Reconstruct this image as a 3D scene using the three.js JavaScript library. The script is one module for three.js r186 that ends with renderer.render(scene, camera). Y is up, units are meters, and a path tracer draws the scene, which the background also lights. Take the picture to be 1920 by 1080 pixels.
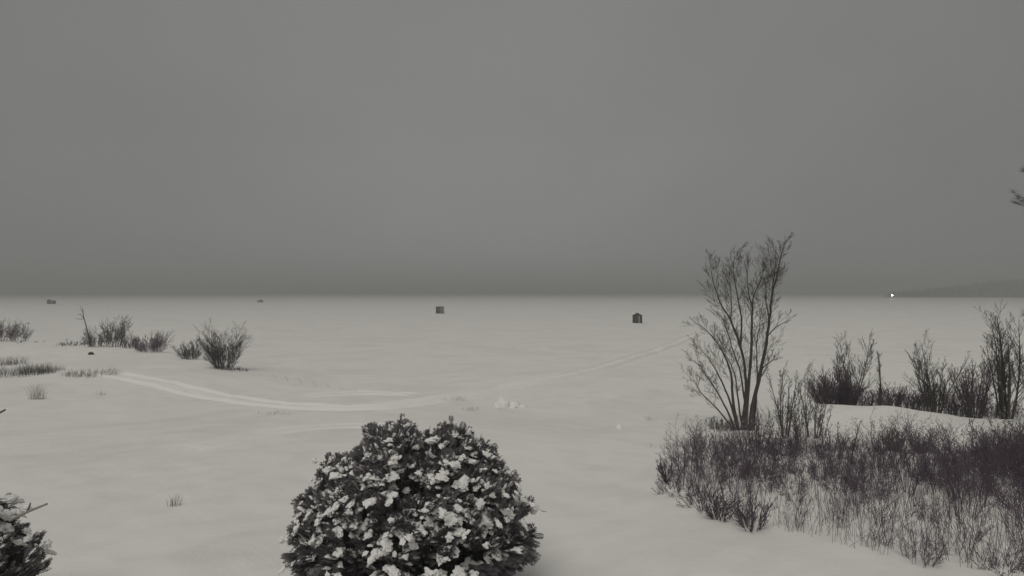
import * as THREE from 'three';
import { ImprovedNoise } from 'three/addons/math/ImprovedNoise.js';
import { mergeGeometries } from 'three/addons/utils/BufferGeometryUtils.js';

// ------------------------------------------------------------------ camera, sky, light, exposure
const scene = new THREE.Scene();
const F = 1250, CX = 960, HY = 548, EYE = 6;              // focal length, centre and horizon in photo pixels; eye height above the ice
const camera = new THREE.PerspectiveCamera(2 * Math.atan(540 / F) * 180 / Math.PI, 16 / 9, 0.1, 9000);
camera.position.set(0, EYE, 0);
camera.lookAt(0, EYE + 8 / F * 100, -100);

const SKY = { base: 0.163, glow: 0.064, tint: [1.0, 1.0, 0.985] };
{
  const W = 512, H = 256, data = new Float32Array(W * H * 4);
  const n = new ImprovedNoise();
  for (let r = 0; r < H; r++) for (let c = 0; c < W; c++) {
    const el = ((r + 0.5) / H - 0.5) * Math.PI, az = ((c + 0.5) / W - 0.5) * 2 * Math.PI;
    const x = Math.cos(el) * Math.cos(az), y = Math.sin(el), z = Math.cos(el) * Math.sin(az);
    // even overcast; the cloud is a little lighter over the open lake
    const ang = Math.acos(Math.min(1, Math.max(-1, -z * Math.cos(0.14) + y * Math.sin(0.14) - x * 0.04)));
    let L = SKY.base + SKY.glow * Math.exp(-((ang / 0.62) ** 2));
    L *= 1 + 0.05 * n.noise(x * 3 + 9, y * 6 + 2, z * 3) + 0.03 * n.noise(x * 8, y * 12 + 5, z * 8);
    const i = (r * W + c) * 4;
    for (let k = 0; k < 3; k++) data[i + k] = L * SKY.tint[k];
    data[i + 3] = 1;
  }
  const t = new THREE.DataTexture(data, W, H, THREE.RGBAFormat, THREE.FloatType);
  t.mapping = THREE.EquirectangularReflectionMapping; t.magFilter = t.minFilter = THREE.LinearFilter; t.needsUpdate = true;
  scene.background = t; scene.environment = t;
}
// moonlight spread by the overcast: a broad, soft source high behind the camera
const sun = new THREE.DirectionalLight(new THREE.Color(1, 0.975, 0.92), 1.18);
sun.position.set(-30, 120, 55); sun.target.position.set(0, 0, -20);
sun.castShadow = true; sun.shadow.radius = 70; sun.shadow.mapSize.set(2048, 2048);
Object.assign(sun.shadow.camera, { left: -90, right: 90, top: 90, bottom: -90, near: 1, far: 300 });
scene.add(sun, sun.target);
scene.fog = new THREE.FogExp2(new THREE.Color(0.94, 0.95, 0.93), 0.0018);

const renderer = new THREE.WebGLRenderer({ antialias: true });
renderer.setSize(1024, 576);
renderer.toneMapping = THREE.LinearToneMapping;
renderer.toneMappingExposure = 1.06;
renderer.shadowMap.enabled = true;

// ------------------------------------------------------------------ helpers
function rng(seed) { let a = seed >>> 0; return () => { a = (a + 0x6D2B79F5) >>> 0; let t = a; t = Math.imul(t ^ (t >>> 15), t | 1); t ^= t + Math.imul(t ^ (t >>> 7), t | 61); return ((t ^ (t >>> 14)) >>> 0) / 4294967296; }; }
const perlin = new ImprovedNoise();
const noise = (x, y, z = 0) => perlin.noise(x + 37.3, y + 11.7, z + 5.1);
const sstep = (a, b, x) => { const t = Math.min(1, Math.max(0, (x - a) / (b - a))); return t * t * (3 - 2 * t); };
const lerp = (a, b, t) => a + (b - a) * t;
const V = (x, y, z) => new THREE.Vector3(x, y, z);
const taken = new Map();
function numbered(name) { const k = taken.get(name) ?? 0; taken.set(name, k + 1); return k ? `${name}_${String(k).padStart(3, '0')}` : name; }
function tag(o, label, category, group) { o.userData.label = label; o.userData.category = category; if (group) o.userData.group = group; return o; }
function thing(name, label, category, pos, turn = 0, group) {
  const o = new THREE.Group(); o.name = numbered(name); o.position.copy(pos); o.rotation.y = turn; scene.add(o);
  return tag(o, label, category, group);
}
function part(name, geo, mat, parent) { const m = new THREE.Mesh(geo, mat); m.name = name; parent.add(m); return m; }
function struct(name, geo, mat) { const m = new THREE.Mesh(geo, mat); m.name = name; m.userData.kind = 'structure'; scene.add(m); return m; }

// tubes of any taper gathered into one geometry
class Tubes {
  constructor() { this.p = []; this.n = []; this.i = []; }
  add(pts, radii, sides = 4) {
    const base = this.p.length / 3, a = V(0, 0, 0), u = V(0, 0, 0), w = V(0, 0, 0);
    for (let k = 0; k < pts.length; k++) {
      a.copy(pts[Math.min(k + 1, pts.length - 1)]).sub(pts[Math.max(k - 1, 0)]).normalize();
      if (k === 0) { u.set(Math.abs(a.y) > 0.9 ? 1 : 0, Math.abs(a.y) > 0.9 ? 0 : 1, 0); }
      u.addScaledVector(a, -u.dot(a)).normalize(); w.crossVectors(a, u);
      for (let s = 0; s < sides; s++) {
        const t = s / sides * 2 * Math.PI, c = Math.cos(t), d = Math.sin(t);
        const nx = u.x * c + w.x * d, ny = u.y * c + w.y * d, nz = u.z * c + w.z * d, r = radii[k];
        this.p.push(pts[k].x + nx * r, pts[k].y + ny * r, pts[k].z + nz * r); this.n.push(nx, ny, nz);
      }
      if (k) for (let s = 0; s < sides; s++) {
        const s2 = (s + 1) % sides, A = base + (k - 1) * sides, B = base + k * sides;
        this.i.push(A + s, A + s2, B + s, A + s2, B + s2, B + s);
      }
    }
    return this;
  }
  build() {
    const g = new THREE.BufferGeometry();
    g.setAttribute('position', new THREE.Float32BufferAttribute(this.p, 3));
    g.setAttribute('normal', new THREE.Float32BufferAttribute(this.n, 3));
    g.setIndex(this.i); return g;
  }
}

// ------------------------------------------------------------------ terrain height
function segDist(x, z, ax, az, bx, bz) {
  const dx = bx - ax, dz = bz - az, t = Math.min(1, Math.max(0, ((x - ax) * dx + (z - az) * dz) / (dx * dx + dz * dz)));
  return [Math.hypot(x - ax - dx * t, z - az - dz * t), t];
}
// crest lines: [x, depth, height]
const SPIT = [[-80, 80, 1.05], [-54.5, 71, 0.95], [-43, 66, 0.88], [-35, 60.5, 0.9], [-28.5, 55.5, 0.82], [-23, 49.5, 0.66], [-19.2, 47.2, 0.35]];
const BANK = [[12.4, 31, 0.2], [13.9, 30.3, 0.66], [16.3, 29, 0.72], [17.2, 27.9, 0.70], [18.2, 27.2, 0.60], [19.5, 26.6, 0.55], [24, 25, 0.7], [40, 22, 1.0]];
function ridge(line, x, d, front, back) {
  let best = 1e9, h = 0, side = 1;
  for (let k = 0; k + 1 < line.length; k++) {
    const [a, b] = [line[k], line[k + 1]], [r, t] = segDist(x, d, a[0], a[1], b[0], b[1]);
    if (r < best) { best = r; h = lerp(a[2], b[2], t); side = (b[0] - a[0]) * (d - a[1]) - (b[1] - a[1]) * (x - a[0]); }
  }
  const s = best / (side > 0 ? back : front);
  return h * Math.exp(-s * s);
}
function height(x, z) {
  const d = -z, r = Math.hypot(x, d);
  // land under the cabins falls to the ice; the shoreline wavers
  const shore = d + 3.5 * noise(x * 0.05, 3.3) + 1.2 * noise(x * 0.23, 8.1);
  let h = 1.1 * (1 - sstep(6, 40, shore)) + 0.5 * (1 - sstep(-20, 10, d));
  h += ridge(SPIT, x, d, 8.5, 3.2) + ridge(BANK, x, d, 3.6, 2.4);
  h += 0.5 * sstep(-14, -40, x) * (1 - sstep(34, 62, d));                    // higher ground on the left shore
  const near = 1 - sstep(45, 120, r);
  h += near * (0.17 * noise(x * 0.11, z * 0.13, 1) + 0.075 * noise(x * 0.30, z * 0.38, 2) + 0.042 * noise(x * 0.8, z * 1.1, 3)) + 0.012 * noise(x * 2.1 + z * 0.6, z * 3.4, 7) * (1 - sstep(25, 45, r));
  h += 0.035 * noise(x * 0.06, z * 0.21, 4) * sstep(25, 60, r) * (1 - sstep(500, 900, r)) + 0.03 * noise(x * 0.33 + z * 0.1, z * 1.1, 9) * sstep(15, 40, r) * (1 - sstep(120, 260, r));
  return h;
}
function ground(px, py, maxd = 3000) {                                         // the point of the ground seen at a photo pixel
  const kx = (px - CX) / F, ky = (HY - py) / F;
  let d = 4;
  while (d < maxd && EYE + ky * d > height(kx * d, -d)) d *= 1.004;
  const lo = d / 1.004; let a = lo, b = d;
  for (let k = 0; k < 12; k++) { const m = (a + b) / 2; if (EYE + ky * m > height(kx * m, -m)) a = m; else b = m; }
  return V(kx * b, height(kx * b, -b), -b);
}
const atDepth = (px, py, d) => V((px - CX) / F * d, EYE + (HY - py) / F * d, -d);
const onGround = (x, z, sink = 0) => V(x, height(x, z) - sink, z);

// ------------------------------------------------------------------ materials
function noiseTexture(size, fn, repeat, srgb = false) {
  const data = new Uint8Array(size * size * 4);
  for (let y = 0; y < size; y++) for (let x = 0; x < size; x++) {
    const v = fn(x / size, y / size), i = (y * size + x) * 4;
    for (let k = 0; k < 3; k++) data[i + k] = Math.max(0, Math.min(255, Math.round(255 * (Array.isArray(v) ? v[k] : v))));
    data[i + 3] = 255;
  }
  const t = new THREE.DataTexture(data, size, size); t.wrapS = t.wrapT = THREE.RepeatWrapping; t.magFilter = THREE.LinearFilter; t.minFilter = THREE.LinearMipmapLinearFilter;
  t.generateMipmaps = true; t.repeat.set(repeat, repeat); if (srgb) t.colorSpace = THREE.SRGBColorSpace; t.needsUpdate = true; return t;
}
const periodic = (u, v, f, s) => { // tileable noise on a torus
  const a = u * 2 * Math.PI, b = v * 2 * Math.PI, R = f / (2 * Math.PI);
  return perlin.noise(Math.cos(a) * R + s, Math.sin(a) * R + Math.cos(b) * R * 1.31 + 7.7, Math.sin(b) * R + s * 1.7);
};
const snowBump = noiseTexture(512, (u, v) => 0.5 + 0.3 * periodic(u, v, 9, 1) + 0.22 * periodic(u, v, 27, 5) + 0.16 * periodic(u, v, 70, 9), 0.21);
const snowTone = noiseTexture(512, (u, v) => { const k = 1 - 0.05 * sstep(-0.1, 0.35, periodic(u, v, 7, 21) + 0.5 * periodic(u, v, 19, 23)) - 0.035 * sstep(0, 0.3, periodic(u, v, 40, 27)); return [k, k * 0.999, k * 0.996]; }, 1 / 37);
const M = {};
M.snow = new THREE.MeshStandardMaterial({ color: new THREE.Color().setRGB(0.83, 0.815, 0.772), roughness: 0.95, map: snowTone, bumpMap: snowBump, bumpScale: 0.016 });
M.trail = new THREE.MeshStandardMaterial({ color: new THREE.Color().setRGB(0.85, 0.835, 0.79), roughness: 0.9, bumpMap: snowBump, bumpScale: 0.014 });
M.clump = new THREE.MeshStandardMaterial({ color: new THREE.Color().setRGB(0.82, 0.81, 0.78), roughness: 0.95 });
const flat = (r, g, b, rough = 0.9) => new THREE.MeshStandardMaterial({ color: new THREE.Color().setRGB(r, g, b), roughness: rough });
M.bark = flat(0.068, 0.058, 0.052); M.barkGrey = flat(0.09, 0.084, 0.078); M.twig = flat(0.085, 0.072, 0.068); M.twigPale = flat(0.15, 0.13, 0.118);
M.plum = flat(0.108, 0.076, 0.104); M.plumDark = flat(0.084, 0.060, 0.082); M.seed = flat(0.26, 0.235, 0.215);
M.cedar = new THREE.MeshStandardMaterial({ color: new THREE.Color().setRGB(1, 1, 1), roughness: 0.8, side: THREE.DoubleSide });
M.grass = flat(0.13, 0.105, 0.075); M.grassDark = flat(0.075, 0.066, 0.055); M.rock = flat(0.05, 0.05, 0.05);

// ------------------------------------------------------------------ ground: one sheet of snow over land and frozen lake
{
  const RINGS = 400, R0 = 0.6, R1 = 2600, front = 680, backN = 90, angs = [];
  for (let k = 0; k <= front; k++) angs.push(lerp(-0.92, 0.92, k / front));
  for (let k = 1; k < backN; k++) angs.push(lerp(0.92, 2 * Math.PI - 0.92, k / backN));
  const A = angs.length, pos = new Float32Array((RINGS * A + 1) * 3), uv = new Float32Array((RINGS * A + 1) * 2), idx = [];
  pos.set([0, height(0, 0), 0], 0);
  for (let r = 0; r < RINGS; r++) {
    const rad = R0 * Math.pow(R1 / R0, r / (RINGS - 1));
    for (let a = 0; a < A; a++) {
      const x = Math.sin(angs[a]) * rad, z = -Math.cos(angs[a]) * rad, i = 1 + r * A + a;
      pos[i * 3] = x; pos[i * 3 + 1] = height(x, z); pos[i * 3 + 2] = z; uv[i * 2] = x; uv[i * 2 + 1] = z;
      const a2 = (a + 1) % A, j = 1 + r * A + a2;
      if (r === 0) idx.push(0, j, i); else { const p = i - A, q = j - A; idx.push(p, q, i, q, j, i); }
    }
  }
  const g = new THREE.BufferGeometry();
  g.setAttribute('position', new THREE.BufferAttribute(pos, 3)); g.setAttribute('uv', new THREE.BufferAttribute(uv, 2)); g.setIndex(idx); g.computeVertexNormals();
  struct('snow_ground', g, M.snow);
}
// packed sled trails: a ribbon with two sunken tracks between banked edges
function trail(pixels, width, depth, name, far = 1) {
  const curve = new THREE.CatmullRomCurve3(pixels.map(([x, y]) => ground(x, y)));
  const len = curve.getLength(), N = Math.min(700, Math.ceil(len / 0.25)), C = 28, pos = [], uv = [], idx = [];
  for (let k = 0; k <= N; k++) {
    const p = curve.getPointAt(k / N), t = curve.getTangentAt(k / N), nx = -t.z, nz = t.x, l = Math.hypot(nx, nz), ends = sstep(0, 0.08, k / N) * (1 - sstep(0.86, 1, k / N));
    for (let c = 0; c <= C; c++) {
      const s = (c / C - 0.5) * 2, w = width * (0.5 + 0.06 * noise(k * 0.02, 2.2)), x = p.x + nx / l * s * w, z = p.z + nz / l * s * w, q = Math.abs(s);
      const berm = Math.exp(-(((q - 0.62) / 0.15) ** 2)) * (1 + 0.45 * noise(x * 0.5, z * 0.5, s > 0 ? 4 : 8)), rut = Math.exp(-(((q - 0.3) / 0.11) ** 2)), edge = 1 - sstep(0.8, 1, q);
      const y = height(x, z) + ends * depth * lerp(0.7, far, sstep(0.22, 0.6, k / N)) * (1.15 * berm + 0.30 - 0.22 * rut + 0.16 * noise(x * 1.4, z * 1.4, 6) + 0.05 * Math.sin(k * 1.9)) * edge - 0.05 * (1 - edge) - 0.05 * (1 - ends) + 0.006;
      pos.push(x, y, z); uv.push(x, z);
      if (k && c) { const b = k * (C + 1) + c, a = b - C - 1; idx.push(a - 1, a, b - 1, a, b, b - 1); }
    }
  }
  const g = new THREE.BufferGeometry();
  g.setAttribute('position', new THREE.Float32BufferAttribute(pos, 3)); g.setAttribute('uv', new THREE.Float32BufferAttribute(uv, 2)); g.setIndex(idx); g.computeVertexNormals();
  const m = struct(name, g, M.trail); return m;
}
trail([[120, 690], [215, 702], [290, 716], [370, 735], [450, 750], [540, 761], [620, 766], [700, 764], [780, 756], [860, 745], [940, 730], [1040, 710], [1120, 692], [1190, 671], [1245, 652], [1295, 632], [1330, 618]], 1.9, 0.14, 'trail', 1.5);
trail([[330, 846], [420, 828], [500, 813], [570, 803], [660, 798], [760, 800]], 1.8, 0.045, 'trail_001');
trail([[560, 744], [620, 739], [700, 737], [790, 741]], 1.5, 0.05, 'trail_002');

// ------------------------------------------------------------------ far shore: wooded hill lost in the haze
{
  const W = 90, D = 16, pos = [], idx = [], hx = (u) => lerp(345, 760, u), top = [];
  const hillH = (x, v) => { const e = sstep(350, 480, x); return (2 * sstep(345, 362, x) + 18 * e + 4 * noise(x * 0.018, 2) * e) * Math.sin(Math.min(1, v * 1.2) * Math.PI / 2); };
  for (let a = 0; a <= W; a++) for (let b = 0; b <= D; b++) {
    const x = hx(a / W), z = -(780 + 200 * (b / D) + 14 * noise(x * 0.014, 5));
    pos.push(x * z / -620, hillH(x, b / D) + 1.5 * noise(x * 0.05, z * 0.05) - (b === 0 ? 2 : 0), z);
    if (a && b) { const i = a * (D + 1) + b, p = i - D - 1; idx.push(p - 1, i - 1, p, i - 1, i, p); }
  }
  const g = new THREE.BufferGeometry(); g.setAttribute('position', new THREE.Float32BufferAttribute(pos, 3)); g.setIndex(idx); g.computeVertexNormals();
  struct('far_hill', g, flat(0.16, 0.16, 0.16));
  const R = rng(71), cone = mergeGeometries([0, 1, 2].map((k) => new THREE.ConeGeometry(1 - k * 0.28, 1.1, 6, 1, true).translate(0, 0.7 + k * 0.62, 0)));
  const N = 2600, wood = new THREE.InstancedMesh(cone, flat(0.13, 0.135, 0.13), N), m = new THREE.Matrix4();
  for (let k = 0; k < N; k++) {
    const x = lerp(350, 750, R()), b = R() ** 0.8, z = -(782 + 190 * b + 14 * noise(x * 0.014, 5)), s = 1.3 + 1.5 * R();
    m.compose(V(x * z / -620, hillH(x, b) + 1.5 * noise(x * 0.05, z * 0.05) - 0.6, z), new THREE.Quaternion(), V(s * 0.62, s * 1.15, s * 0.62)); wood.setMatrixAt(k, m);
  }
  wood.name = 'far_forest'; wood.userData.kind = 'stuff'; tag(wood, 'dark conifer forest on the misty far shore', 'forest'); scene.add(wood);
}

// ------------------------------------------------------------------ branching plants
// grows one limb and its side shoots into tubes; o: gnarl, lift, split, angle, ratio, sides, segs
function limb(T, R, p, dir, len, rad, level, o) {
  const segs = Math.max(2, Math.round((o.segs ?? 7) * (level === 0 ? 1 : 0.6))), pts = [p.clone()], rs = [rad], d = dir.clone().normalize(), q = p.clone();
  const dirs = [d.clone()];
  for (let k = 1; k <= segs; k++) {
    d.x += (R() - 0.5) * o.gnarl; d.z += (R() - 0.5) * o.gnarl; d.y += (R() - 0.5) * o.gnarl * 0.5 + o.lift * (level ? 1 : 0.6); d.normalize();
    q.addScaledVector(d, len / segs); pts.push(q.clone()); dirs.push(d.clone()); rs.push(Math.max(o.tip ?? 0.003, rad * (1 - 0.82 * k / segs)));
  }
  (level === 0 && T.trunk ? T.trunk : T.twig).add(pts, rs, level === 0 ? (o.sides ?? 5) : 3);
  shoots(T, R, pts, dirs, rs, len, level, o);
}
function shoots(T, R, pts, dirs, rs, len, level, o) {
  if (level >= o.levels) return;
  const n = Math.round(o.count[level] * (0.8 + 0.4 * R())), segs = pts.length - 1;
  for (let c = 0; c < n; c++) {
    const f = lerp(o.from[level], 0.97, (c + R()) / n), k = Math.min(segs - 1, Math.floor(f * segs)), t = f * segs - k;
    const b = pts[k].clone().lerp(pts[k + 1], t), d0 = dirs[k], side = V(R() - 0.5, (R() - 0.5) * 0.5, R() - 0.5);
    side.addScaledVector(d0, -side.dot(d0)).normalize();
    const a = o.angle * (0.7 + 0.6 * R()), d = d0.clone().multiplyScalar(Math.cos(a)).addScaledVector(side, Math.sin(a));
    const L = len * o.ratio[level] * (0.55 + 0.7 * R()) * (1.15 - 0.6 * f);
    limb(T, R, b, d, L, Math.max(o.tip ?? 0.003, rs[k] * 0.5), level + 1, o);
  }
}
const kit = () => ({ trunk: new Tubes(), twig: new Tubes() });
// many-stemmed bare shrub or small tree: stems fan from one root
function bare(seed, o) {
  const R = rng(seed), T = kit();
  for (let s = 0; s < o.stems; s++) {
    const az = R() * 2 * Math.PI, out = o.spread * Math.sqrt(R()), L = o.height * (0.6 - (o.ragged ?? 0) * R() + 0.46 * R()) * (1 - 0.25 * out);
    const p = V(Math.cos(az) * o.root * Math.sqrt(R()), -0.12, Math.sin(az) * o.root * Math.sqrt(R())), d = V(Math.cos(az) * out, 1, Math.sin(az) * out);
    limb(T, R, p, d, L, o.rad * (0.6 + 0.6 * R()), 0, o);
  }
  return T;
}
function barePlant(name, label, category, pos, seed, o, barkM, twigM, group) {
  const T = bare(seed, o), t = thing(name, label, category, pos, 0, group);
  part(o.tree ? 'trunk' : 'stem', T.trunk.build(), barkM, t); part(o.tree ? 'crown' : 'twig', T.twig.build(), twigM, t).userData.kind = 'stuff';
  return t;
}

// ---- the tall bare tree: its stems follow the photograph, at the depth of its foot
{
  const foot = ground(1397, 806), D = -foot.z, R = rng(5), T = kit();
  const t = thing('bare_tree', 'tall bare tree with several slim trunks rising from one foot at the thicket edge', 'tree', foot);
  const stems = [ // pixel path, radii, depth lean
    [[[1406, 808], [1411, 760], [1425, 700], [1437, 640], [1444, 590], [1447, 555], [1456, 520], [1464, 482], [1472, 452]], 0.125, 0.6],
    [[[1446, 565], [1450, 530], [1454, 495], [1455, 460]], 0.045, 0.2, 1],
    [[[1442, 600], [1436, 560], [1440, 520], [1447, 485]], 0.04, -0.5, 1],
    [[[1396, 808], [1402, 740], [1408, 660], [1410, 600], [1412, 560], [1424, 530], [1433, 502]], 0.105, -0.6],
    [[[1411, 580], [1403, 545], [1400, 510], [1396, 488]], 0.04, -0.8, 1],
    [[[1391, 808], [1398, 740], [1396, 690], [1385, 640], [1368, 598], [1352, 570], [1341, 540], [1334, 512], [1331, 488]], 0.095, 0.9],
    [[[1388, 650], [1390, 600], [1384, 560], [1377, 520], [1376, 490], [1387, 464]], 0.055, 0.5, 1],
    [[[1370, 602], [1372, 565], [1368, 530], [1362, 505]], 0.035, 0.7, 1],
    [[[1384, 808], [1374, 750], [1370, 700], [1356, 662], [1340, 637], [1320, 616], [1299, 603]], 0.085, 1.4],
    [[[1380, 808], [1358, 760], [1336, 722], [1318, 696], [1302, 676]], 0.06, -1.3],
    [[[1384, 808], [1366, 745], [1345, 700], [1328, 672], [1311, 650]], 0.065, 0.3],
    [[[1377, 808], [1352, 775], [1326, 748], [1310, 732], [1302, 712]], 0.05, -0.5],
    [[[1393, 808], [1385, 760], [1378, 705], [1362, 668], [1340, 645]], 0.06, -1.6],
    [[[1400, 808], [1396, 750], [1388, 700], [1372, 650], [1362, 618], [1354, 596]], 0.07, 1.8],
    [[[1411, 808], [1417, 755], [1420, 700], [1418, 650], [1424, 610], [1430, 570]], 0.07, 1.5],
    [[[1430, 690], [1446, 677], [1462, 668]], 0.032, -0.4, 1],
    [[[1438, 630], [1456, 612], [1474, 603], [1483, 594]], 0.035, 0.4, 1],
    [[[1424, 712], [1436, 690], [1452, 652]], 0.03, 0.9, 1],
  ];
  const o = { gnarl: 0.15, lift: 0.09, angle: 0.62, levels: 3, count: [15, 6, 3], from: [0.24, 0.2, 0.25], ratio: [0.19, 0.5, 0.5], segs: 6, tip: 0.0045 };
  for (const [px, r0, lean, branch] of stems) {
    const n = px.length, y0 = px[0][1], raw = px.map(([x, y]) => atDepth(x, y, D + lean * (y0 - y + (branch ? 60 : 0)) / 350).sub(foot));
    const c = new THREE.CatmullRomCurve3(raw), K = n * 3, pts = c.getPoints(K), len = c.getLength(), rs = [], dirs = [];
    pts.forEach((p, k) => { if (k && k < K) { p.x += 0.03 * (R() - 0.5); p.z += 0.06 * (R() - 0.5); } rs.push(Math.max(0.008, 0.82 * r0 * (1 - 0.9 * (k / K) ** 0.8) * (k === 0 ? 1.15 : 1))); dirs.push(pts[Math.min(K, k + 1)].clone().sub(pts[Math.max(0, k - 1)]).normalize()); });
    const own = new Tubes(); own.add(pts, rs, branch ? 5 : 8);
    part(branch ? 'branch' : 'trunk', own.build(), M.bark, t);
    const oo = { ...o, count: [Math.round(len * (branch ? 4.4 : 3.2)), 7, 3], ratio: [Math.min(0.5, 1.15 / len), 0.5, 0.5], from: [branch ? 0.1 : 0.28, 0.2, 0.25] };
    shoots({ trunk: null, twig: T.twig }, R, pts, dirs, rs.map((r) => Math.min(0.013, r)), len, 0, oo);
  }
  part('crown', T.twig.build(), M.twig, t);
}

// ---- trees and shrubs behind the snow bank (right)
const treeO = { tree: true, stems: 6, height: 4, spread: 0.3, root: 0.2, rad: 0.034, gnarl: 0.15, lift: 0.05, angle: 0.48, levels: 3, count: [13, 5, 3], from: [0.22, 0.2, 0.3], ratio: [0.32, 0.45, 0.5], segs: 8, tip: 0.0048 };
function standing(px, py, topY, d) { const p = d ? V((px - CX) / F * d, 0, -d) : ground(px, py); p.y = height(p.x, p.z); const k = -p.z / F; return [p, EYE + (HY - topY) * k - p.y]; }
function place(name, label, category, px, topY, d, seed, o, bm, tm, group) {
  const [p, h] = standing(px, 0, topY, d); p.y -= 0.05;
  return barePlant(name, label, category, p, seed, { ...o, height: h * (o.hk ?? 1.0) }, bm, tm, group);
}
place('bare_tree', 'slender bare tree beside the round dark bush behind the snow bank', 'tree', 1595, 622, 32.5, 11, { ...treeO, stems: 9, spread: 0.24 }, M.bark, M.twig);
place('bare_sapling', 'narrow leafless sapling standing alone over the low brush behind the bank', 'sapling', 1649, 655, 33, 12, { ...treeO, stems: 2, spread: 0.08, rad: 0.05, count: [18, 3, 2], ratio: [0.15, 0.4, 0.4] }, M.bark, M.twig);
place('bare_tree', 'broad vase shaped bare tree between the low brush and a bushy tree', 'tree', 1752, 640, 31, 13, { ...treeO, stems: 15, spread: 0.42 }, M.bark, M.twig);
place('bare_tree', 'bushy bare tree with dense fine twigs between two taller bare trees', 'tree', 1826, 668, 29.5, 14, { ...treeO, stems: 15, spread: 0.4, rad: 0.045, count: [14, 5, 3] }, M.bark, M.plum);
place('bare_tree', 'tallest bare tree behind the snow bank, many upright slim stems', 'tree', 1884, 590, 29, 15, { ...treeO, stems: 11, spread: 0.26, rad: 0.06 }, M.bark, M.twig);
place('bare_tree', 'leafless tree leaning over the dark thicket by a tall bare tree', 'tree', 1950, 640, 29, 16, { ...treeO, stems: 11, spread: 0.4 }, M.bark, M.twig);
const bushO = { stems: 60, height: 1.6, spread: 1.3, root: 0.35, rad: 0.014, gnarl: 0.22, lift: 0.05, angle: 0.55, levels: 2, count: [9, 4], from: [0.2, 0.2], ratio: [0.33, 0.5], segs: 6, sides: 4, tip: 0.005 };
place('round_bush', 'round dark dense bush at the end of the snow bank', 'bush', 1566, 690, 32, 17, { ...bushO, stems: 120, spread: 0.85, count: [11, 5], hk: 1.12, root: 0.5 }, M.plumDark, M.plumDark);
{
  const R = rng(33);
  [1612, 1634, 1662, 1676, 1690, 1706, 1720, 1736, 1772, 1790, 1806, 1850, 1866, 1905].forEach((px, k) =>
    place('brush_shrub', 'low dark leafless shrub in the row of brush behind the snow bank', 'shrub', px, 716 + R() * 22 + (k > 8 ? 10 : 0), 32.4 - (k > 8 ? 1.6 : 0) + R() * 1.2, 200 + k, { ...bushO, stems: 24, spread: 0.4, root: 0.55, rad: 0.012, count: [8, 4], hk: 1.2 }, M.plumDark, M.plum, 'brush behind the snow bank'));
}
// ---- saplings rising from the front of the thicket
place('bare_sapling', 'spindly bare sapling with upswept shoots right beside the tall tree', 'sapling', 1472, 650, 25.5, 21, { ...treeO, stems: 6, spread: 0.16, rad: 0.03, count: [14, 4, 2], ratio: [0.22, 0.45, 0.4], hk: 0.95 }, M.twig, M.twig);
place('bare_sapling', 'thin bare sapling with wispy twigs near the left end of the bank', 'sapling', 1522, 690, 25, 22, { ...treeO, stems: 7, spread: 0.22, rad: 0.024, count: [12, 4, 2], ratio: [0.2, 0.45, 0.4] }, M.twig, M.twig);
place('bare_sapling', 'single thin straight sapling in front of the smooth snow bank', 'sapling', 1586, 752, 20.5, 23, { ...treeO, stems: 1, spread: 0.02, rad: 0.034, count: [12, 3, 2], ratio: [0.17, 0.4, 0.4], hk: 1.1 }, M.bark, M.twig);
place('brush_shrub', 'fuzzy pale topped shrub poking up against the smooth snow bank', 'shrub', 1674, 792, 22.5, 24, { ...bushO, stems: 26, spread: 0.4, root: 0.2 }, M.twig, M.twigPale);
place('brush_shrub', 'pair of upright twig clumps in front of the snow bank crest', 'shrub', 1724, 800, 22.5, 25, { ...bushO, stems: 22, spread: 0.3, root: 0.2 }, M.twig, M.twigPale);
place('brush_shrub', 'small bushy shrub at the foot of the tall bare tree', 'shrub', 1352, 770, 27, 26, { ...bushO, stems: 30, spread: 0.8 }, M.twig, M.twigPale);

[[1448, 735], [1490, 742], [1506, 712], [1540, 728], [1430, 752], [1556, 765], [1640, 800], [1768, 790], [1838, 770], [1900, 745]].forEach(([px, top], k) =>
  place('bare_sapling', 'wispy leafless shoots rising out of the thicket top', 'sapling', px, top, 22 + (k % 4), 250 + k, { ...treeO, stems: 3 + k % 3, spread: 0.2, rad: 0.017, count: [11, 4, 2], ratio: [0.2, 0.45, 0.4] }, M.twig, M.twig, 'wispy shoots of the thicket'));
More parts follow.
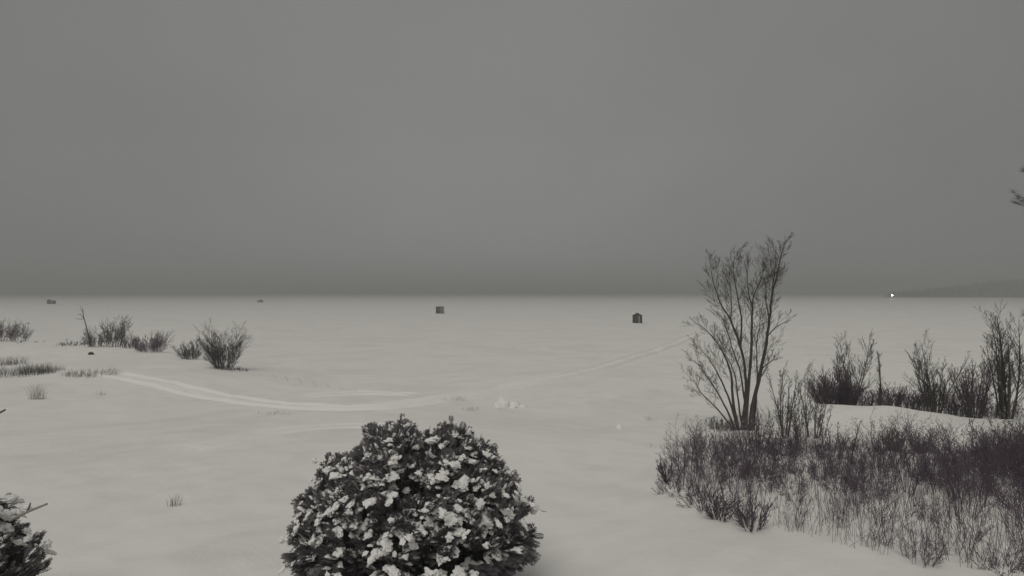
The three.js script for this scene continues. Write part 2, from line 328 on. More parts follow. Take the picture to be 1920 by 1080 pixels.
// ---- thicket of bare shrubs on the bank (right foreground)
{
  const R = rng(90), kinds = [];
  for (let k = 0; k < 10; k++) {
    const v = k % 5, T = bare(300 + k, { ...bushO, stems: [22, 12, 26, 9, 16][v], height: [1.1, 1.5, 0.85, 1.75, 1.2][v], spread: [0.55, 0.4, 1.2, 0.3, 0.8][v], gnarl: [0.25, 0.3, 0.5, 0.24, 0.42][v], root: 0.38, rad: [0.0085, 0.010, 0.0075, 0.012, 0.009][v], count: [8, 4], ratio: [0.34, 0.5], lift: 0.01, tip: 0.003 });
    kinds.push([T.trunk.build(), T.twig.build()]);
  }
  // pale dry flower heads on some of them
  const heads = []; for (let k = 0; k < 3; k++) {
    const q = rng(50 + k), gs = []; for (let j = 0; j < 46; j++) gs.push(new THREE.TetrahedronGeometry(0.010 + 0.010 * q(), 0).scale(1, 1.7, 1).rotateY(q() * 6).translate((q() - 0.5) * 1.1, 0.75 + 0.5 * q(), (q() - 0.5) * 1.1)); heads.push(mergeGeometries(gs));
  }
  const poly = [[1245, 902], [1290, 948], [1335, 972], [1430, 985], [1560, 1018], [1700, 1050], [1930, 1082], [1990, 880], [1900, 850], [1800, 848], [1690, 846], [1600, 842], [1500, 838], [1420, 824], [1330, 836], [1262, 862]];
  const inside = (x, y) => { let c = false; for (let i = 0, j = poly.length - 1; i < poly.length; j = i++) { const [xi, yi] = poly[i], [xj, yj] = poly[j]; if ((yi > y) !== (yj > y) && x < (xj - xi) * (y - yi) / (yj - yi) + xi) c = !c; } return c; };
  M.mauve = flat(0.15, 0.115, 0.14); const mats = [M.plum, M.plumDark, M.mauve, M.plumDark, M.plum], spots = [];
  for (let tries = 0; tries < 9000 && spots.length < 150; tries++) {
    const px = lerp(1235, 1990, R()), py = lerp(820, 1085, R());
    if (!inside(px, py)) continue;
    const p = ground(px, py), keep = py > 925 ? 0.27 : py > 890 ? 0.6 : 1;
    if (R() > keep * (0.35 + 1.1 * sstep(-0.25, 0.3, noise(p.x * 0.55, p.z * 0.4, 12))) || spots.some((q) => q.distanceTo(p) < (py > 930 ? 0.8 : 0.54))) continue;
    spots.push(p);
    const right = sstep(1760, 1920, px), s = (0.5 + 0.62 * R() ** 1.4) * (1 + 0.6 * right) * (py > 950 ? 0.8 : 1), back = py < 872;
    const t = thing('thicket_shrub', back ? 'bare shrub with pale dry tips along the far edge of the dense thicket' : 'bare purple brown twiggy shrub growing inside the dense thicket', 'shrub', p.setY(p.y - 0.03), R() * 6.28, back ? 'pale tipped shrubs of the thicket' : 'purple brown shrubs of the thicket');
    const [a, b] = kinds[Math.floor(R() * 10)], m = mats[Math.floor(R() * 5)];
    part('stem', a, m, t); part('twig', b, m, t).userData.kind = 'stuff'; if (back || R() < 0.12) part('flower_head', heads[Math.floor(R() * 3)], M.seed, t).userData.kind = 'stuff';
    t.scale.set(s, s, s);
  }
  // lone shrubs at the edge over open snow
  [[1256, 905, 'knee high bare shrub standing apart at the edge of the thicket'], [1350, 972, 'low sprawling bare shrub at the thicket edge over open snow'], [1410, 992, 'thin bare twig clump in the snow below the thicket']].forEach(([x, y, l], k) =>
    barePlant('edge_shrub', l, 'shrub', ground(x, y).setY(ground(x, y).y - 0.02), 400 + k, { ...bushO, stems: 14, height: 0.95, spread: 0.75, root: 0.12, rad: 0.012 }, M.plumDark, M.plum));
  // uncountable dry stalks between them
  const blade = new Tubes().add([V(0, -0.1, 0), V(0.02, 0.5, 0.01), V(0.07, 1, 0.0)], [0.003, 0.0024, 0.0014], 3).build();
  const N = 1500, stalks = new THREE.InstancedMesh(blade, M.plum, N), m = new THREE.Matrix4(), q = new THREE.Quaternion(), e = new THREE.Euler();
  for (let k = 0; k < N;) {
    const px = lerp(1235, 1990, R()), py = lerp(820, 1085, R()); if (!inside(px, py)) continue;
    const p = ground(px, py); e.set((R() - 0.5) * 0.9, R() * 6.28, (R() - 0.5) * 0.9); q.setFromEuler(e); const s = 0.25 + 0.8 * R();
    m.compose(p, q, V(1.3, s, 1.3)); stalks.setMatrixAt(k++, m);
  }
  stalks.name = 'dry_stalks'; stalks.userData.kind = 'stuff'; tag(stalks, 'thin dry stalks poking out of the snow between thicket shrubs', 'stalks'); scene.add(stalks);
}

// ---- shrubs on the snowy spit (left)
const spitO = { ...bushO, gnarl: 0.32, ragged: 0.25, hk: 1.15, stems: 40, spread: 0.75, root: 0.5, rad: 0.016, count: [9, 4], tip: 0.0065 };
const G = 'shrubs along the snowy spit';
place('bare_shrub', 'dense upright shrub at the tip of the snowy spit', 'shrub', 420, 607, 48.2, 31, { ...spitO, stems: 73, spread: 0.62 }, M.plumDark, M.twig);
place('bare_shrub', 'rounded shrub leaning against the dense one at the tip of the spit', 'shrub', 356, 632, 52.3, 32, { ...spitO, stems: 47, spread: 0.95 }, M.plum, M.twig);
place('bare_shrub', 'low trailing shrub beside the tip of the snowy spit', 'shrub', 447, 682, 48, 39, { ...spitO, stems: 26, spread: 1.6, root: 0.6 }, M.plum, M.twig);
place('bare_shrub', 'wide rounded purple shrub in the middle of the spit', 'shrub', 284, 608, 58.5, 33, { ...spitO, stems: 69, spread: 0.95, root: 0.9 }, M.plum, M.plum);
place('bare_shrub', 'tall narrow shrub with a pointed top on the spit', 'shrub', 216, 592, 61.8, 34, { ...spitO, stems: 34, spread: 0.35 }, M.plumDark, M.twig);
place('bare_shrub', 'twiggy shrub row member beside the leaning dead tree', 'shrub', 182, 612, 62.5, 35, { ...spitO, stems: 43, spread: 0.6, root: 0.8 }, M.plum, M.twig);
place('bare_shrub', 'thin shrub between the pointed shrub and the rounded purple one', 'shrub', 243, 622, 61, 40, { ...spitO, stems: 29, spread: 0.6, root: 0.7 }, M.plum, M.twig);
place('bare_shrub', 'low mat of brush spreading along the spit before the dead tree', 'shrub', 138, 630, 64.5, 36, { ...spitO, stems: 39, spread: 1.4, root: 1.4 }, M.plum, M.twig);
place('bare_shrub', 'ragged tall brush clump at the landward end of the spit', 'shrub', 8, 594, 70, 37, { ...spitO, stems: 60, spread: 0.5, root: 1.3 }, M.plumDark, M.plum);
place('bare_shrub', 'thin upright brush next to the ragged clump on the spit', 'shrub', 36, 606, 69.5, 38, { ...spitO, stems: 22, spread: 0.35, root: 0.8 }, M.plum, M.twig);
place('bare_shrub', 'creeping low brush at the end of the ragged clump on the spit', 'shrub', 58, 634, 68, 41, { ...spitO, stems: 31, spread: 1.8, root: 1.2 }, M.plum, M.twig);
{ // leaning dead tree
  const d = 62.5, foot = onGround((170 - CX) / F * d, -d, 0.05), t = thing('dead_tree', 'leaning dead tree with a crooked top among spit shrubs', 'tree', foot), R = rng(8);
  const P = (pts, r0, r1) => new Tubes().add(pts.map(([x, y]) => atDepth(x, y, d).sub(foot)), pts.map((_, k) => lerp(r0, r1, k / (pts.length - 1))), 6).build();
  part('trunk', P([[171, 660], [167, 632], [161, 608], [157, 594], [155, 578]], 0.075, 0.025), M.barkGrey, t);
  part('branch', P([[157, 596], [150, 588], [145, 592]], 0.035, 0.015), M.barkGrey, t); part('branch', P([[158, 598], [150, 598], [140, 598]], 0.03, 0.012), M.barkGrey, t);
  part('branch', P([[156, 586], [152, 580], [151, 572]], 0.03, 0.01), M.barkGrey, t);
}
// ---- low dead grass and weeds
function tuft(px, py, label, n, h, spread, mat, seed, group) {
  const R = rng(seed), T = new Tubes(), p = ground(px, py);
  for (let k = 0; k < n; k++) {
    const a = R() * 6.28, r = spread * Math.sqrt(R()), x = Math.cos(a) * r * 1.5, z = Math.sin(a) * r, L = h * (0.45 + 0.65 * R()), bx = (R() - 0.5) * 0.8 * L, bz = (R() - 0.5) * 0.5 * L, y0 = height(p.x + x, p.z + z) - p.y - 0.06, w = Math.max(0.003, -p.z * 0.00014);
    T.add([V(x, y0, z), V(x + bx * 0.35, y0 + L * 0.6, z + bz * 0.3), V(x + bx, y0 + L, z + bz)], [w, w * 0.8, w * 0.4], 3);
  }
  const g = new THREE.Mesh(T.build(), mat); g.name = numbered('grass_tuft'); g.position.copy(p); scene.add(g); tag(g, label, 'grass', group); return g;
}
tuft(20, 703, 'dark mat of flattened dead grass on the left shore', 520, 0.55, 1.7, M.grassDark, 61);
tuft(12, 684, 'smaller patch of dark dead grass behind the flattened mat', 200, 0.7, 1.1, M.grassDark, 62);
tuft(70, 700, 'bushy dead grass hummock next to the flattened mat', 260, 0.8, 0.8, M.grassDark, 63);
tuft(102, 695, 'small dead grass hummock beside the bushy one', 90, 0.4, 0.5, M.grassDark, 64);
tuft(172, 703, 'long low strip of dead grass above the trail bend', 260, 0.4, 1.3, M.grassDark, 65);
tuft(148, 705, 'thin dead grass at the end of the long low strip', 90, 0.35, 0.7, M.grass, 66);
tuft(71, 748, 'tan weed clump standing alone in open snow', 60, 0.85, 0.3, M.grass, 67);
tuft(187, 740, 'wispy single weed in open snow below the trail', 14, 0.3, 0.22, M.grassDark, 68);
tuft(856, 750, 'grass tuft poking out at the edge of the sled trail', 26, 0.3, 0.32, M.grassDark, 69);
tuft(831, 753, 'tiny grass sprig at the edge of the sled trail', 8, 0.3, 0.15, M.grassDark, 70);
tuft(884, 769, 'grass tuft in open snow between trail and cedar', 30, 0.3, 0.34, M.grassDark, 71);
tuft(945, 767, 'thin grass in front of the snow mounds', 12, 0.2, 0.3, M.grass, 72);
tuft(515, 777, 'sparse grass tuft just below the trail bend', 30, 0.25, 0.5, M.grass, 73);
tuft(328, 948, 'dark upright grass clump in the snow near the cedar', 34, 0.35, 0.10, M.grassDark, 74);
tuft(1222, 788, 'small grass sprig beside a snow drift near the tall tree', 16, 0.25, 0.2, M.grassDark, 75);
tuft(1238, 838, 'faint grass sprig in the snow beyond the thicket tip', 14, 0.25, 0.3, M.grass, 76);
tuft(1316, 786, 'thin grass line in the snow beside the tall tree', 16, 0.14, 0.7, M.grass, 77);

// ------------------------------------------------------------------ snow lumps
function lumpGeo(seed, detail = 6, rough = 0.32) {
  const g = new THREE.IcosahedronGeometry(1, detail), p = g.attributes.position, q = rng(seed), ox = q() * 50, oy = q() * 50;
  for (let k = 0; k < p.count; k++) {
    const x = p.getX(k), y = p.getY(k), z = p.getZ(k);
    const s = 1 + rough * (1.5 * perlin.noise(x * 1.1 + ox, y * 1.1 + oy, z * 1.1) + 0.9 * perlin.noise(x * 2.4 + oy, y * 2.4, z * 2.4 + ox) + 0.4 * perlin.noise(x * 5.3, y * 5.3 + ox, z * 5.3));
    p.setXYZ(k, x * s, y * s * (y < 0 ? 0.55 : 1), z * s);
  }
  const pos = p.array, map = new Map(), verts = [], idx = [];
  for (let k = 0; k < p.count; k++) { const key = [0, 1, 2].map((c) => Math.round(pos[k * 3 + c] * 1e4)).join(); let i = map.get(key); if (i === undefined) { i = verts.length / 3; map.set(key, i); verts.push(pos[k * 3], pos[k * 3 + 1], pos[k * 3 + 2]); } idx.push(i); }
  const h = new THREE.BufferGeometry(); h.setAttribute('position', new THREE.Float32BufferAttribute(verts, 3)); h.setIndex(idx); h.computeVertexNormals(); return h;
}
function mound(px, py, w, h, dpt, label, seed) {
  const p = ground(px, py), m = new THREE.Mesh(lumpGeo(seed, 10, 0.13), M.clump); m.name = numbered('snow_mound'); m.position.copy(p).setY(p.y - 0.05 * h); m.scale.set(w, h, dpt); scene.add(m); tag(m, label, 'snow'); return m;
}
mound(943, 762, 0.46, 0.5, 0.5, 'tallest peaked mound of white snow on the open ice', 1);
mound(964, 762, 0.34, 0.3, 0.4, 'small peaked snow mound beside the tallest mound', 2);
mound(979, 762, 0.36, 0.12, 0.4, 'flat snow lump beside the small peaked mound', 3);
mound(1161, 803, 0.17, 0.2, 0.25, 'tiny snow lump alone on the smooth snow near the thicket', 4);
{ const p = ground(172, 664), m = new THREE.Mesh(lumpGeo(9, 4, 0.3), M.rock); m.name = 'rock'; m.position.copy(p); m.scale.set(0.24, 0.2, 0.22); scene.add(m); tag(m, 'small dark rock bared by the snow on the spit', 'rock'); }

// ------------------------------------------------------------------ snow laden cedar (foreground) and its neighbour at the edge
const frond = (() => { // flat forked spray of scale leaves, one metre long along +z
  const p = [], q = rng(4), tri = (a, b, c) => p.push(...a, ...b, ...c), strip = (x0, z0, x1, z1, w, y0, y1) => {
    const dx = x1 - x0, dz = z1 - z0, l = Math.hypot(dx, dz), nx = -dz / l * w, nz = dx / l * w, mx = lerp(x0, x1, 0.55), mz = lerp(z0, z1, 0.55), my = lerp(y0, y1, 0.55);
    tri([x0, y0, z0], [mx + nx, my, mz + nz], [mx - nx, my, mz - nz]); tri([mx - nx, my, mz - nz], [mx + nx, my, mz + nz], [x1, y1, z1]);
  };
  strip(0, 0, 0.02, 1, 0.035, 0, -0.12);
  for (let k = 0; k < 8; k++) for (const s of [-1, 1]) {
    const z = 0.1 + k * 0.105, L = 0.40 * Math.sin(0.5 + k * 0.29) * (0.75 + 0.4 * q()), y = -0.12 * z * z, x1 = s * L * 0.72, z1 = z + L * 0.72, y1 = y - 0.06 * q() - 0.02;
    strip(0, z, x1, z1, 0.034, y, y1);
    if (k < 6) { strip(x1 * 0.45, lerp(z, z1, 0.45), x1 * 0.55 + s * 0.10, lerp(z, z1, 0.5) + 0.03, 0.026, y, y1 - 0.02); strip(x1 * 0.5, lerp(z, z1, 0.5), x1 * 0.5 - s * 0.02, lerp(z, z1, 0.5) + 0.15, 0.026, y, y1); }
  }
  const g = new THREE.BufferGeometry(); g.setAttribute('position', new THREE.Float32BufferAttribute(p, 3)); g.computeVertexNormals(); return g;
})();
const clumps = Array.from({ length: 9 }, (_, k) => lumpGeo(500 + k, 6, 0.55));
const flake = lumpGeo(620, 3, 0.4);
function cedar(label, foot, seed, S) {
  const R = rng(seed), t = thing('cedar_bush', label, 'bush', foot), top = S.top, place = [], snow = [];
  const up = V(0, 1, 0);
  // stems
  for (let k = 0; k < S.stems; k++) {
    const a = R() * 6.28, r = 0.25 * R(), o = V(Math.cos(a) * r, -0.15, Math.sin(a) * r), e = V(Math.cos(a) * S.rx * 0.55 * R(), top * (0.6 + 0.2 * R()), Math.sin(a) * S.rz * 0.5 * R()), m = o.clone().lerp(e, 0.4).add(V(0.1 * (R() - 0.5), 0.1, 0.1));
    part('trunk', new Tubes().add(new THREE.CatmullRomCurve3([o, m, e]).getPoints(8), Array.from({ length: 9 }, (_, j) => 0.06 * (1 - 0.09 * j)), 7).build(), M.bark, t);
  }
  const twigs = new Tubes();
  const surf = (th, ph) => { // crown surface: th around, ph 0 rim .. 1 top
    const c = Math.cos(ph), s = Math.sin(ph), x = Math.cos(th), z = Math.sin(th);
    const bump = 1 + 0.17 * noise(x * 2.2 + seed, s * 2.4, z * 2.2) + 0.11 * noise(x * 5 + seed, s * 5, z * 5);
    return V(x * c * S.rx * bump, S.low + (top - S.low) * S.shape(s, x * c) * bump, z * c * S.rz * bump);
  };
  const sprays = (base, dir, n, size, spread) => {
    for (let k = 0; k < n; k++) {
      const d = dir.clone().add(V((R() - 0.5) * spread, (R() - 0.45) * spread, (R() - 0.5) * spread)).normalize();
      place.push([base.clone().addScaledVector(dir, -0.12 * R()), d, size * (0.65 + 0.6 * R()), R() * 6.28, R()]);
    }
  };
  const N = S.plumes;
  for (let k = 0; k < N; k++) {
    const th = k * 2.399963 + 0.5 * R(), sph = lerp(-0.75, 1, ((k + R()) / N)), ph = Math.asin(Math.min(0.999, Math.max(-0.999, sph)));
    const p = surf(th, ph), n = V(p.x / (S.rx * S.rx), (p.y - S.low) / ((top - S.low) ** 2) * 0.9, p.z / (S.rz * S.rz)).normalize();
    const dir = n.clone().multiplyScalar(0.75).add(V((R() - 0.5) * 0.5, 0.55 + 0.3 * R(), (R() - 0.5) * 0.5)).normalize();
    if (sph < 0) dir.y -= 0.75; dir.normalize();
    const push = 0.2 * R() + (R() < 0.1 && sph > 0.2 ? 0.2 : 0), tip = p.clone().addScaledVector(dir, push);
    twigs.add([p.clone().multiplyScalar(0.55).setY(lerp(S.low, p.y, 0.62)), p.clone().addScaledVector(dir, -0.15), tip.clone().addScaledVector(dir, 0.16)], [0.016, 0.009, 0.004], 3);
    sprays(tip, dir, 11, S.size, 0.85); sprays(tip.clone().addScaledVector(dir, 0.12), dir, 5, S.size * 0.75, 0.45);
    sprays(p.clone().multiplyScalar(0.78).setY(lerp(S.low, p.y, 0.8)), dir, 8, S.size * 1.2, 1.6);
    const flatness = n.y * 0.95 + 0.3;
    if (R() < S.snow * Math.min(1, flatness) && sph > -0.2) {
      const horiz = V(n.x, 0, n.z).normalize(), nb = 2 + Math.floor(R() * 5);
      for (let j = 0; j < nb; j++) {
        const w = S.lump * (0.5 + 0.75 * R()) * (j ? 0.7 : 1), at = p.clone().addScaledVector(dir, push + 0.02 + 0.12 * R()).add(V((R() - 0.5) * 0.26, 0.04 + 0.05 * R() - j * 0.02, (R() - 0.5) * 0.26)).addScaledVector(horiz, j * 0.09 * R());
        const q = new THREE.Quaternion().setFromUnitVectors(up, up.clone().lerp(n, 0.55).add(V((R() - 0.5) * 0.5, 0, (R() - 0.5) * 0.5)).normalize()).multiply(new THREE.Quaternion().setFromAxisAngle(up, R() * 6.28));
        snow.push([at, q, V(w * (0.9 + 0.4 * R()), w * (0.4 + 0.3 * R()), w * (0.7 + 0.35 * R())), Math.floor(R() * clumps.length)]);
      }
    }
  }
  for (const [px, py] of S.leaders ?? []) { // upright leading shoots
    const e = atDepth(px, py + 12, -foot.z + 0.5 * (R() - 0.5)).sub(foot), b = e.clone().multiplyScalar(0.8).setY(e.y - 0.45), n = 6; twigs.add([b, b.clone().lerp(e, 0.5).add(V(0.02, 0, 0)), e], [0.012, 0.008, 0.004], 3);
    for (let k = 0; k < n; k++) { const f = 0.25 + 0.75 * k / n, c = b.clone().lerp(e, f); sprays(c, e.clone().sub(b).normalize(), 3, S.size * (0.8 - 0.4 * f), 1.0); }
  }
  part('branch', twigs.build(), M.bark, t);
  const crown = new THREE.InstancedMesh(frond, M.cedar, place.length), m = new THREE.Matrix4(), q = new THREE.Quaternion(), roll = new THREE.Quaternion(), zax = V(0, 0, 1), col = new THREE.Color();
  place.forEach(([p, d, s, a, c], k) => {
    const xa = V(d.z, 0.0001, -d.x).normalize(), ya = V(0, 0, 0).crossVectors(d, xa).normalize(), b = new THREE.Matrix4().makeBasis(xa, ya, d);
    q.setFromRotationMatrix(b).multiply(roll.setFromAxisAngle(zax, (a - 3.14) * 0.35));
    m.compose(p, q, V(s, s, s)); crown.setMatrixAt(k, m); crown.setColorAt(k, col.setRGB(0.105 + 0.07 * c, 0.095 + 0.062 * c, 0.102 + 0.065 * c));
  });
  // loose snow lying along the upward sprays
  const dust = place.filter(([, d, , , c], k) => d.y > 0.12 && (c * 7919) % 1 < S.dust), lay = new THREE.InstancedMesh(flake, M.clump, dust.length);
  dust.forEach(([p, d, s, a, c], k) => {
    const f = V(d.x, d.y * 0.55, d.z).normalize(), xa = V(f.z, 0.0001, -f.x).normalize(), ya = V(0, 0, 0).crossVectors(f, xa).normalize();
    q.setFromRotationMatrix(new THREE.Matrix4().makeBasis(xa, ya, f)).multiply(roll.setFromAxisAngle(zax, (a - 3.14) * 0.15));
    m.compose(p.clone().addScaledVector(d, s * 0.45).add(V(0, 0.02, 0)), q, V(s * (0.09 + 0.12 * c), s * (0.05 + 0.05 * c), s * (0.12 + 0.15 * c))); lay.setMatrixAt(k, m);
  });
  lay.name = 'snow_dusting'; lay.userData.kind = 'stuff'; t.add(lay);
  crown.name = 'crown'; crown.userData.kind = 'stuff'; t.add(crown);
  snow.sort((a, b) => b[2].x - a[2].x);
  const rest = [];
  snow.forEach(([p, qq, s, k], i) => {
    if (i < 295) { const c = part('snow_clump', clumps[k], M.clump, t); c.position.copy(p); c.quaternion.copy(qq); c.scale.copy(s); }
    else rest.push(clumps[k].clone().applyMatrix4(new THREE.Matrix4().compose(p, qq, s)));
  });
  if (rest.length) part('snow_dusting', mergeGeometries(rest), M.clump, t).userData.kind = 'stuff';
  return t;
}
{
  const d = 10.9, foot = onGround((778 - CX) / F * d, -d, 0);
  const topY = EYE + (HY - 854) / F * d - foot.y;
  cedar('big rounded cedar bush laden with clumps of snow', foot, 77, {
    rx: 1.5, rz: 1.48, low: 1.08, top: topY, stems: 5, plumes: 720, size: 0.30, snow: 1.6, lump: 0.078, dust: 0.8, leaders: [[700, 800], [712, 792], [748, 790], [756, 786], [735, 800], [800, 792], [812, 797], [843, 790], [848, 778], [866, 800], [880, 806], [915, 812], [922, 822], [946, 868], [640, 852], [668, 832], [600, 905], [960, 880], [985, 930], [572, 938]],
    shape: (s, x) => Math.sign(s) * Math.pow(Math.abs(s), 0.95) * (s > 0 ? 1 : 0.45) * (1 + 0.10 * Math.exp(-(((x + 0.2) / 0.2) ** 2)) + 0.10 * Math.exp(-(((x - 0.38) / 0.18) ** 2)) - 0.2 * Math.exp(-(((x - 0.09) / 0.12) ** 2))),
  });
}
{
  const d = 9.6, foot = onGround((-55 - CX) / F * d, -d, 0);
  cedar('small bush half buried in snow with a bare stick', foot, 78, {
    rx: 0.62, rz: 0.7, low: 0.3, top: EYE + (HY - 1000) / F * d - foot.y, stems: 2, plumes: 170, size: 0.22, snow: 0.9, lump: 0.09, dust: 0.6, shape: (s) => Math.sign(s) * Math.abs(s) ** 0.9 * (s > 0 ? 1 : 0.5),
  });
}

// bare snow-lined sticks of the small bush at the edge
{
  const d = 9.6, foot = onGround((-55 - CX) / F * d, -d, 0), S = (pts, r0, r1) => new Tubes().add(pts.map(([x, y]) => atDepth(x, y, d)), pts.map((_, k) => lerp(r0, r1, k / (pts.length - 1))), 6).build();
  const bush = scene.getObjectByName('cedar_bush_001'), add = (n, g, m) => { g.translate(-foot.x, -foot.y, -foot.z); part(n, g, m, bush); };
  add('stick', S([[20, 975], [55, 958], [75, 950], [90, 944]], 0.022, 0.014), flat(0.3, 0.29, 0.28)); add('stick', S([[52, 960], [57, 950], [59, 942]], 0.016, 0.009), M.barkGrey);
  add('stick', S([[-40, 960], [-22, 850], [-12, 790], [-4, 776], [11, 768]], 0.03, 0.012), flat(0.12, 0.06, 0.045));
}

// ------------------------------------------------------------------ ice fishing huts on the lake
function box(w, h, d, x, y, z) { return new THREE.BoxGeometry(w, h, d).translate(x, y, z); }
const hutM = { board: flat(0.055, 0.056, 0.05), boardB: flat(0.045, 0.045, 0.04), pale: flat(0.42, 0.41, 0.39), trim: flat(0.03, 0.03, 0.028), grey: flat(0.16, 0.16, 0.15), rust: flat(0.16, 0.125, 0.12), rim: flat(0.35, 0.31, 0.30), glass: new THREE.MeshPhysicalMaterial({ color: 0x20262a, roughness: 0.08, clearcoat: 1 }) };
function gable(w, wall, ridge, depth) { const s = new THREE.Shape([[-w / 2, 0], [w / 2, 0], [w / 2, wall], [0, ridge], [-w / 2, wall]].map(([x, y]) => new THREE.Vector2(x, y))); return new THREE.ExtrudeGeometry(s, { depth, bevelEnabled: false }).translate(0, 0, -depth); }
{ // gabled hut facing the cabins
  const p = ground(1195, 606), t = thing('ice_hut', 'dark gabled ice hut with a pale door edge on the frozen lake', 'hut', p.setY(p.y - 0.03), -0.19);
  const w = 1.84, wall = 1.5, ridge = 2.02, dp = 2.4;
  part('wall', gable(w, wall, ridge, dp), hutM.boardB, t);
  for (let k = 0; k < 9; k++) { const x = -w / 2 + (k + 0.5) * w / 9, top = lerp(ridge, wall, Math.abs(x) / (w / 2)) - 0.07; if (k > 3 && k < 6) continue; part('plank', box(w / 9 - 0.018, top, 0.02, x, top / 2, 0.0105), k % 2 ? hutM.board : hutM.boardB, t); }
  const door = part('door', box(0.56, 1.42, 0.03, -0.0, 0.75, 0.0155), hutM.board, t); part('handle', box(0.03, 0.14, 0.04, -0.2, 0.78, 0.05), hutM.pale, door);
  part('door_trim', box(0.15, 1.42, 0.03, 0.3575, 0.75, 0.0155), hutM.pale, t); part('lintel', box(0.72, 0.08, 0.034, 0, 1.505, 0.0175), hutM.trim, t);
  for (const s of [-1, 1]) {
    const L = Math.hypot(w / 2, ridge - wall) + 0.12, a = Math.atan2(ridge - wall, w / 2);
    const roof = part('roof', box(L, 0.05, dp + 0.24, s * L / 2, 0.03, 0), hutM.trim, t); roof.position.set(0, ridge, -dp / 2); roof.rotation.z = -s * a;
    part('roof_snow', box(L - 0.05, 0.07, dp + 0.16, s * (L / 2 - 0.01), 0.0915, 0), M.clump, roof);
    part('runner', box(0.1, 0.12, dp + 0.5, s * 0.7, 0.0, -dp / 2 + 0.01), hutM.trim, t);
  }
  const b = new THREE.Mesh(lumpGeo(41, 6, 0.2), M.clump); b.name = 'snow_drift'; b.position.set(p.x - 1.7, p.y, p.z + 0.2); b.scale.set(1.2, 0.14, 0.6); scene.add(b); tag(b, 'low snow drift beside the gabled ice hut', 'snow');
}
{ // box hut with a lit white board
  const p = ground(825, 588), t = thing('ice_hut', 'flat roofed ice hut with white boards on its front', 'hut', p.setY(p.y - 0.03), 0.11);
  part('wall', box(2.3, 1.95, 2.2, 0, 0.975, -1.1), hutM.board, t);
  part('roof', box(2.44, 0.07, 2.36, 0, 1.987, -1.1), hutM.trim, t); part('roof_snow', box(2.3, 0.08, 2.2, 0, 2.063, -1.1), M.clump, t);
  const win = part('window', box(0.74, 0.5, 0.03, -0.52, 1.15, 0.0155), hutM.trim, t); part('pane', box(0.6, 0.16, 0.012, -0.5, 1.27, 0.037), hutM.pale, win); part('pane', box(0.6, 0.12, 0.012, -0.55, 1.02, 0.037), hutM.grey, win);
  for (let k = 0; k < 5; k++) part('panel', box(0.17, k > 3 ? 1.1 : 1.8, 0.02, 0.18 + k * 0.215, k > 3 ? 1.35 : 0.95, 0.0105), k % 2 ? hutM.grey : hutM.rim, t);
  for (const s of [-1, 1]) part('runner', box(0.12, 0.12, 2.7, s * 0.9, 0.0, -1.05), hutM.trim, t);
}
{ // pair of far huts set close together
  const p = ground(92, 570), t = thing('ice_hut', 'far dark ice hut with a pale door, taller of the two', 'hut', p.setY(p.y - 0.03), 0.6);
  part('wall', gable(1.7, 1.9, 2.5, 2.2), hutM.board, t); part('door', box(0.62, 1.5, 0.04, 0.05, 0.8, 0.0205), hutM.grey, t);
  for (const s of [-1, 1]) { const r = part('roof', box(1.15, 0.06, 2.4, s * 0.575, 0.035, 0), hutM.trim, t); r.position.set(0, 2.5, -1.1); r.rotation.z = -s * 0.615; part('roof_snow', box(1.1, 0.08, 2.3, s * 0.56, 0.106, 0), M.clump, r); }
  const q = ground(100, 570), u = thing('ice_hut', 'low far ice hut against the side of a taller hut', 'hut', q.setY(q.y - 0.03).setX(q.x + 0.2), 0.6);
  part('wall', box(1.9, 1.75, 2, 0, 0.875, -1), hutM.boardB, u); part('window', box(0.9, 0.36, 0.04, 0.1, 1.1, 0.0205), hutM.grey, u); part('roof', box(2.05, 0.08, 2.2, 0, 1.791, -1), hutM.trim, u); part('roof_snow', box(1.95, 0.1, 2.1, 0, 1.882, -1), M.clump, u);
}
{ // faintest hut
  const p = ground(488, 567), t = thing('ice_hut', 'faint rusty brown ice hut low on the misty ice', 'hut', p.setY(p.y - 0.03), 0.36);
  part('wall', box(2.2, 1.5, 2, 0.5, 0.75, -1), hutM.rust, t); part('annex', box(1.3, 1.1, 1.6, -1.2525, 0.55, -0.9), hutM.rim, t); part('window', box(1.3, 0.25, 0.04, 0.75, 0.85, 0.0205), hutM.rim, t); part('roof', box(2.35, 0.08, 2.2, 0.5, 1.541, -1), hutM.trim, t); part('roof_snow', box(2.25, 0.16, 2.1, 0.5, 1.662, -1), M.clump, t);
}
// ------------------------------------------------------------------ lamp burning on the far shore
{
  const d = 600, top = atDepth(1672.5, 553.5, d), foot = V(top.x, height(top.x, -d) - 0.1, -d), h = top.y - foot.y, t = thing('shore_lamp', 'bright white lamp on a short post at the far shore', 'lamp', foot);
  part('post', new THREE.CylinderGeometry(0.07, 0.1, h - 0.47, 10).translate(0, (h - 0.47) / 2, 0), hutM.trim, t); part('cap', new THREE.ConeGeometry(0.3, 0.16, 14).translate(0, h + 0.55, 0), hutM.trim, t);
  part('bulb', new THREE.SphereGeometry(0.45, 16, 12).translate(0, h, 0), new THREE.MeshStandardMaterial({ color: 0xffffff, emissive: new THREE.Color(1, 0.98, 0.94), emissiveIntensity: 75 }), t);
  const l = new THREE.PointLight(new THREE.Color(1, 0.98, 0.94), 60, 0, 2); l.position.set(0, h, 0.5); l.castShadow = true; t.add(l);
}
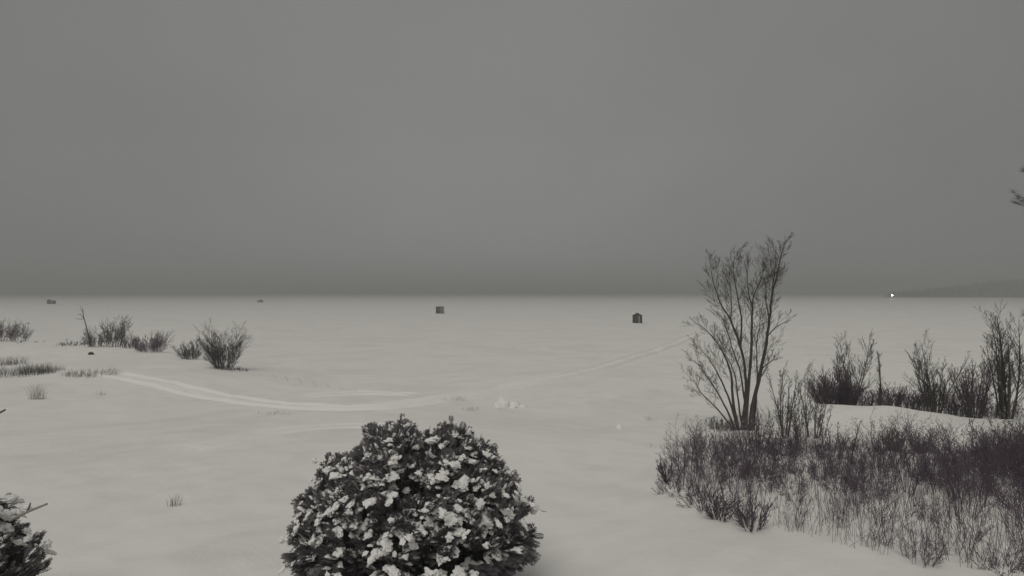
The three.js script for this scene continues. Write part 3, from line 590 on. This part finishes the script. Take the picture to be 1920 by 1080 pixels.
// ------------------------------------------------------------------ pine beyond the frame edge whose branch tips reach in
{
  const d = 21, foot = onGround((2090 - CX) / F * d, -d, 0.1), t = thing('pine_tree', 'pine whose needled branch tips reach in above the thicket', 'tree', foot), R = rng(19), H = 13;
  part('trunk', new Tubes().add([V(0, 0, 0), V(0.05, 4, 0.05), V(-0.05, 9, 0), V(0, H, 0)], [0.22, 0.17, 0.1, 0.03], 9).build(), M.bark, t);
  const br = new Tubes(), tips = [];
  const bough = (y, a, L, rise) => { const e = V(Math.cos(a) * L, y + rise, Math.sin(a) * L), m = V(Math.cos(a) * L * 0.55, y + rise * 0.35, Math.sin(a) * L * 0.55), c = new THREE.CatmullRomCurve3([V(0, y, 0), m, e]), pts = c.getPoints(8); br.add(pts, pts.map((_, k) => 0.035 * (1 - 0.1 * k)), 4);
    for (let k = 0; k < 34; k++) { const f = 0.35 + 0.65 * R(), b = c.getPointAt(Math.min(1, f)); b.x += (R() - 0.5) * 0.5 * f; b.y += (R() - 0.4) * 0.34; b.z += (R() - 0.5) * 0.7; tips.push(b); } tips.push(e); };
  for (let k = 0; k < 30; k++) { const y = 4.6 + k * 0.28, L = (2.1 - 0.055 * k) * (0.7 + 0.4 * R()); bough(y, R() * 6.28, L, 0.25); }
  for (const [y, a, L] of [[8.0, 0.02, 3.0], [7.8, 0.1, 2.85], [8.9, 0.05, 2.66], [4.25, 0.05, 2.75]]) bough(y, Math.PI + a, L, 0.5);
  part('branch', br.build(), M.bark, t);
  const tuftG = (() => { const q = rng(2), T = new Tubes(); for (let k = 0; k < 30; k++) { const v = V(q() - 0.5, q() * 0.8 - 0.2, q() - 0.5).normalize().multiplyScalar(0.14 + 0.06 * q()); T.add([V(0, 0, 0), v], [0.003, 0.0012], 3); } return T.build(); })();
  const nd = new THREE.InstancedMesh(tuftG, flat(0.09, 0.1, 0.085), tips.length), m = new THREE.Matrix4(); tips.forEach((p, k) => nd.setMatrixAt(k, m.makeRotationY(R() * 6).setPosition(p))); nd.name = 'crown'; nd.userData.kind = 'stuff'; t.add(nd);
}

// ------------------------------------------------------------------ finish
scene.traverse((o) => { if (o.isMesh) { o.castShadow = true; o.receiveShadow = true; } });
renderer.render(scene, camera);
